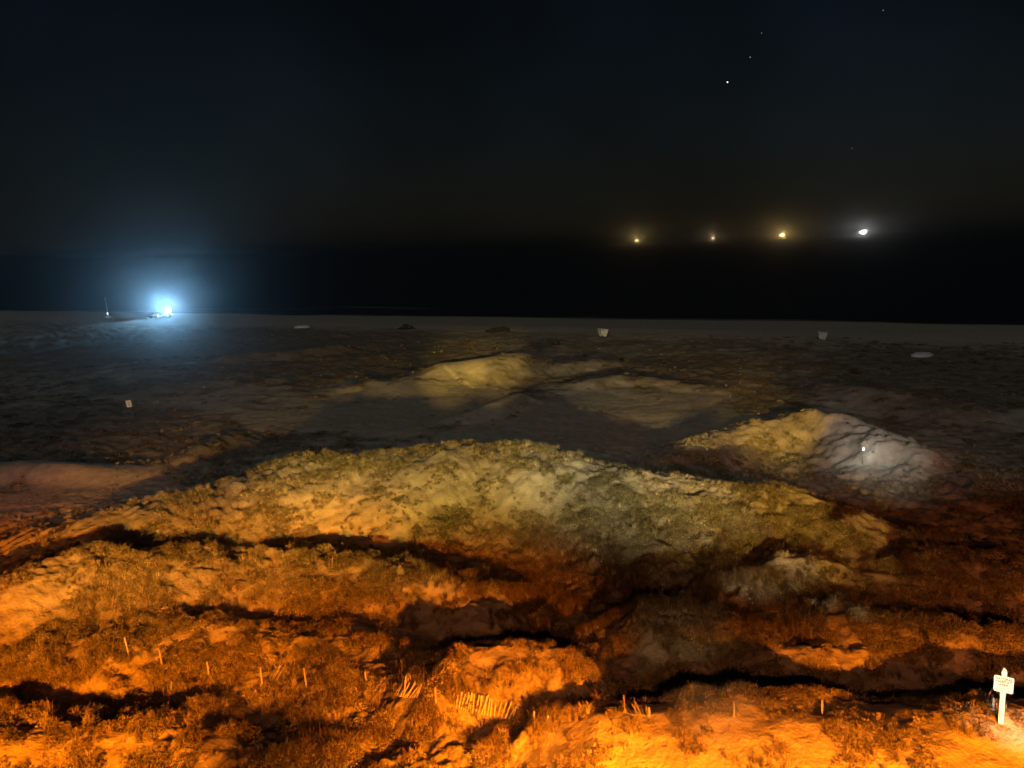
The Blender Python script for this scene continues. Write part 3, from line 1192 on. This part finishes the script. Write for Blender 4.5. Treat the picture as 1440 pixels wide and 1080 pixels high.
def beacon():
    p = hit(153, 446)
    s = (p - Vector((0, 0, CAM_Z))).length / FPX
    root = empty('beacon_pole', p, (0, R(-5), 0))
    tag(root, 'thin leaning pole with a tiny lamp, left of the glaring lamp', 'pole')
    bm = bmesh.new()
    add_tube(bm, (0, 0, -.3), (0, 0, 25 * s), .07, .05, 8)
    from_bm('shaft', bm, PALE, root)
    bm = bmesh.new()
    add_box(bm, (0, 0, .12), (7 * s, 1.0, .3), bevel=.05)
    from_bm('base', bm, PALE, root)
    bm = bmesh.new()
    add_ball(bm, (0, -.30, 4.6 * s), .17, (.8, .8, 1.3))
    from_bm('lamp_glass', bm, material('glass_beacon', (.8, .8, .8), .3, (.8, .92, 1.0), 4), root)
    ld = bpy.data.lights.new('beacon_light', 'POINT')
    ld.energy = 25
    ld.color = (.7, .85, 1.0)
    ld.shadow_soft_size = .2
    lo = bpy.data.objects.new('beacon_light', ld)
    C.objects.link(lo)
    lo.parent = root
    lo.location = (0, -.7, 5.2 * s)


beacon()

# ------------------------------------------------------------------ lit fishing boats out at sea
HULL = noisy('boat_hull', (0.16, 0.17, 0.18), (0.10, 0.10, 0.11), .5, .5)
CABIN = noisy('boat_cabin', (0.55, 0.54, 0.50), (0.45, 0.44, 0.40), .5, .6)


def fishing_boat(px, dist, scale, yaw, color, lamps, strength, power, lab):
    d = ray(px, 335)
    hx, hy = d.x / math.hypot(d.x, d.y), d.y / math.hypot(d.x, d.y)
    root = empty('fishing_boat', (hx * dist, hy * dist, SEA_Z - .3), (0, 0, R(yaw)))
    root.scale = (scale,) * 3
    tag(root, lab, 'boat', 'lit boats on the horizon')
    bm = bmesh.new()
    rows = []
    for i in range(9):
        t = i / 8
        w = 2.8 * min(1, (1 - t) * 2.6 + .04) ** .6 * (.85 + .3 * min(t, .5))
        top = 2.0 + 1.6 * t * t
        rows.append([bm.verts.new(((t - .5) * 20, y, z)) for y, z in ((-w, top), (-w * .8, .2), (0, -.8), (w * .8, .2), (w, top))])
    for a, b in zip(rows[:-1], rows[1:]):
        for k in range(4):
            bm.faces.new((a[k], a[k + 1], b[k + 1], b[k]))
        bm.faces.new((a[4], a[0], b[0], b[4]))
    bm.faces.new(rows[0])
    from_bm('hull', bm, HULL, root)
    bm = bmesh.new()
    add_box(bm, (3.6, 0, 4.2), (5, 3.6, 3.2), bevel=.2)
    add_box(bm, (4.2, 0, 6.6), (3, 3.0, 1.8), bevel=.2)
    from_bm('wheelhouse', bm, CABIN, root)
    bm = bmesh.new()
    add_tube(bm, (-.5, 0, 2), (-.5, 0, 13), .22, .12, 8)
    mast = from_bm('mast', bm, STEEL, root)
    for sy in (-1, 1):
        bm = bmesh.new()
        add_tube(bm, (-.5, sy * .3, 4), (-2.5, sy * 7, 11.5), .16, .10, 6)
        from_bm('boom', bm, STEEL, mast)
    gm = material('boat_lamp_glass', (.8, .8, .8), .3, color, strength)
    for x, y, z, r in lamps:
        bm = bmesh.new()
        add_ball(bm, (x, y, z), r, (1, 1, 1), 3)
        from_bm('deck_lamp', bm, gm, root, smooth=True)
    ld = bpy.data.lights.new('deck_light', 'POINT')
    ld.energy = power
    ld.color = color
    ld.shadow_soft_size = 1.0
    lo = bpy.data.objects.new('deck_light', ld)
    C.objects.link(lo)
    lo.parent = root
    lo.location = (0, -5, 12)


LA = [(-1, -1.5, 7.2, .9), (1.5, -1.6, 8.6, .7), (-3.5, -1.5, 6.0, .6)]
LB = [(0, -1.5, 7.6, 1.0), (2, -1.5, 9.6, .45)]
LC = [(-2, -1.5, 7.0, .9), (1, -1.6, 7.6, 1.1), (4.5, -2, 8.8, .7), (-5, -1.5, 8.0, .5), (1, -1.6, 10.2, .5)]
LD = [(-2.5, -1.5, 7.2, 1.0), (.5, -1.6, 9.4, 1.1), (3.5, -2, 8.4, 1.0), (-5.5, -1.5, 9.0, .7), (1, -1.6, 6.4, .8), (5.6, -2, 11, .6), (-1, -1.5, 12, .5)]
WARM, WARM2, WHITE = (1.0, .66, .22), (1.0, .62, .20), (1.0, .98, .92)
fishing_boat(895, 3500, 1.7, 12, WARM, LA, 40, 8e4, 'leftmost of four lit boats on the horizon, amber')
fishing_boat(1002, 3500, 1.5, -8, (1.0, .70, .34), LB, 40, 3.6e4, 'second and smallest lit boat on the horizon, pale amber')
fishing_boat(1099, 3400, 1.9, 5, WARM2, LC, 45, 1.4e5, 'third lit boat on the horizon with a wide amber glow')
fishing_boat(1213, 3400, 1.9, -15, WHITE, LD, 50, 8e4, 'rightmost lit boat on the horizon, brilliant white')

# ------------------------------------------------------------------ stars
def star(px, py, r, e, lab):
    d = ray(px, py)
    bm = bmesh.new()
    add_ball(bm, (0, 0, 0), r, sub=2)
    o = from_bm('star', bm, material('starlight', (0, 0, 0), 1, (.92, .96, 1.0), e), None, d * 40000)
    tag(o, lab, 'star', 'stars in the right half of the sky')


star(1023, 115, 34, 1.6, 'brightest star, right of the middle of the sky')
star(1055, 80, 26, .3, 'middle star of three rising to the right')
star(1071, 46, 22, .18, 'faint upper star of three rising to the right')
star(1242, 14, 24, .2, 'faint star at the top edge, on the right')
star(1198, 208, 20, .15, 'very faint star above the white boat')

# ------------------------------------------------------------------ night air
def haze():
    m = bpy.data.materials.new('night_haze')
    m.use_nodes = True
    nt = m.node_tree
    nt.nodes.clear()
    out = nt.nodes.new('ShaderNodeOutputMaterial')
    v = nt.nodes.new('ShaderNodeVolumePrincipled')
    v.inputs['Color'].default_value = (.92, .95, 1.0, 1)
    v.inputs['Density'].default_value = 0.0002
    v.inputs['Anisotropy'].default_value = 0.955
    nt.links.new(v.outputs[0], out.inputs['Volume'])
    bm = bmesh.new()
    zb, zt = SEA_Z - 4.5, 60.0
    add_box(bm, (0, 0, (zb + zt) / 2), (52000, 52000, zt - zb))
    o = from_bm('haze', bm, m)
    tag(o, 'thin night haze over beach and sea', kind='stuff')


haze()
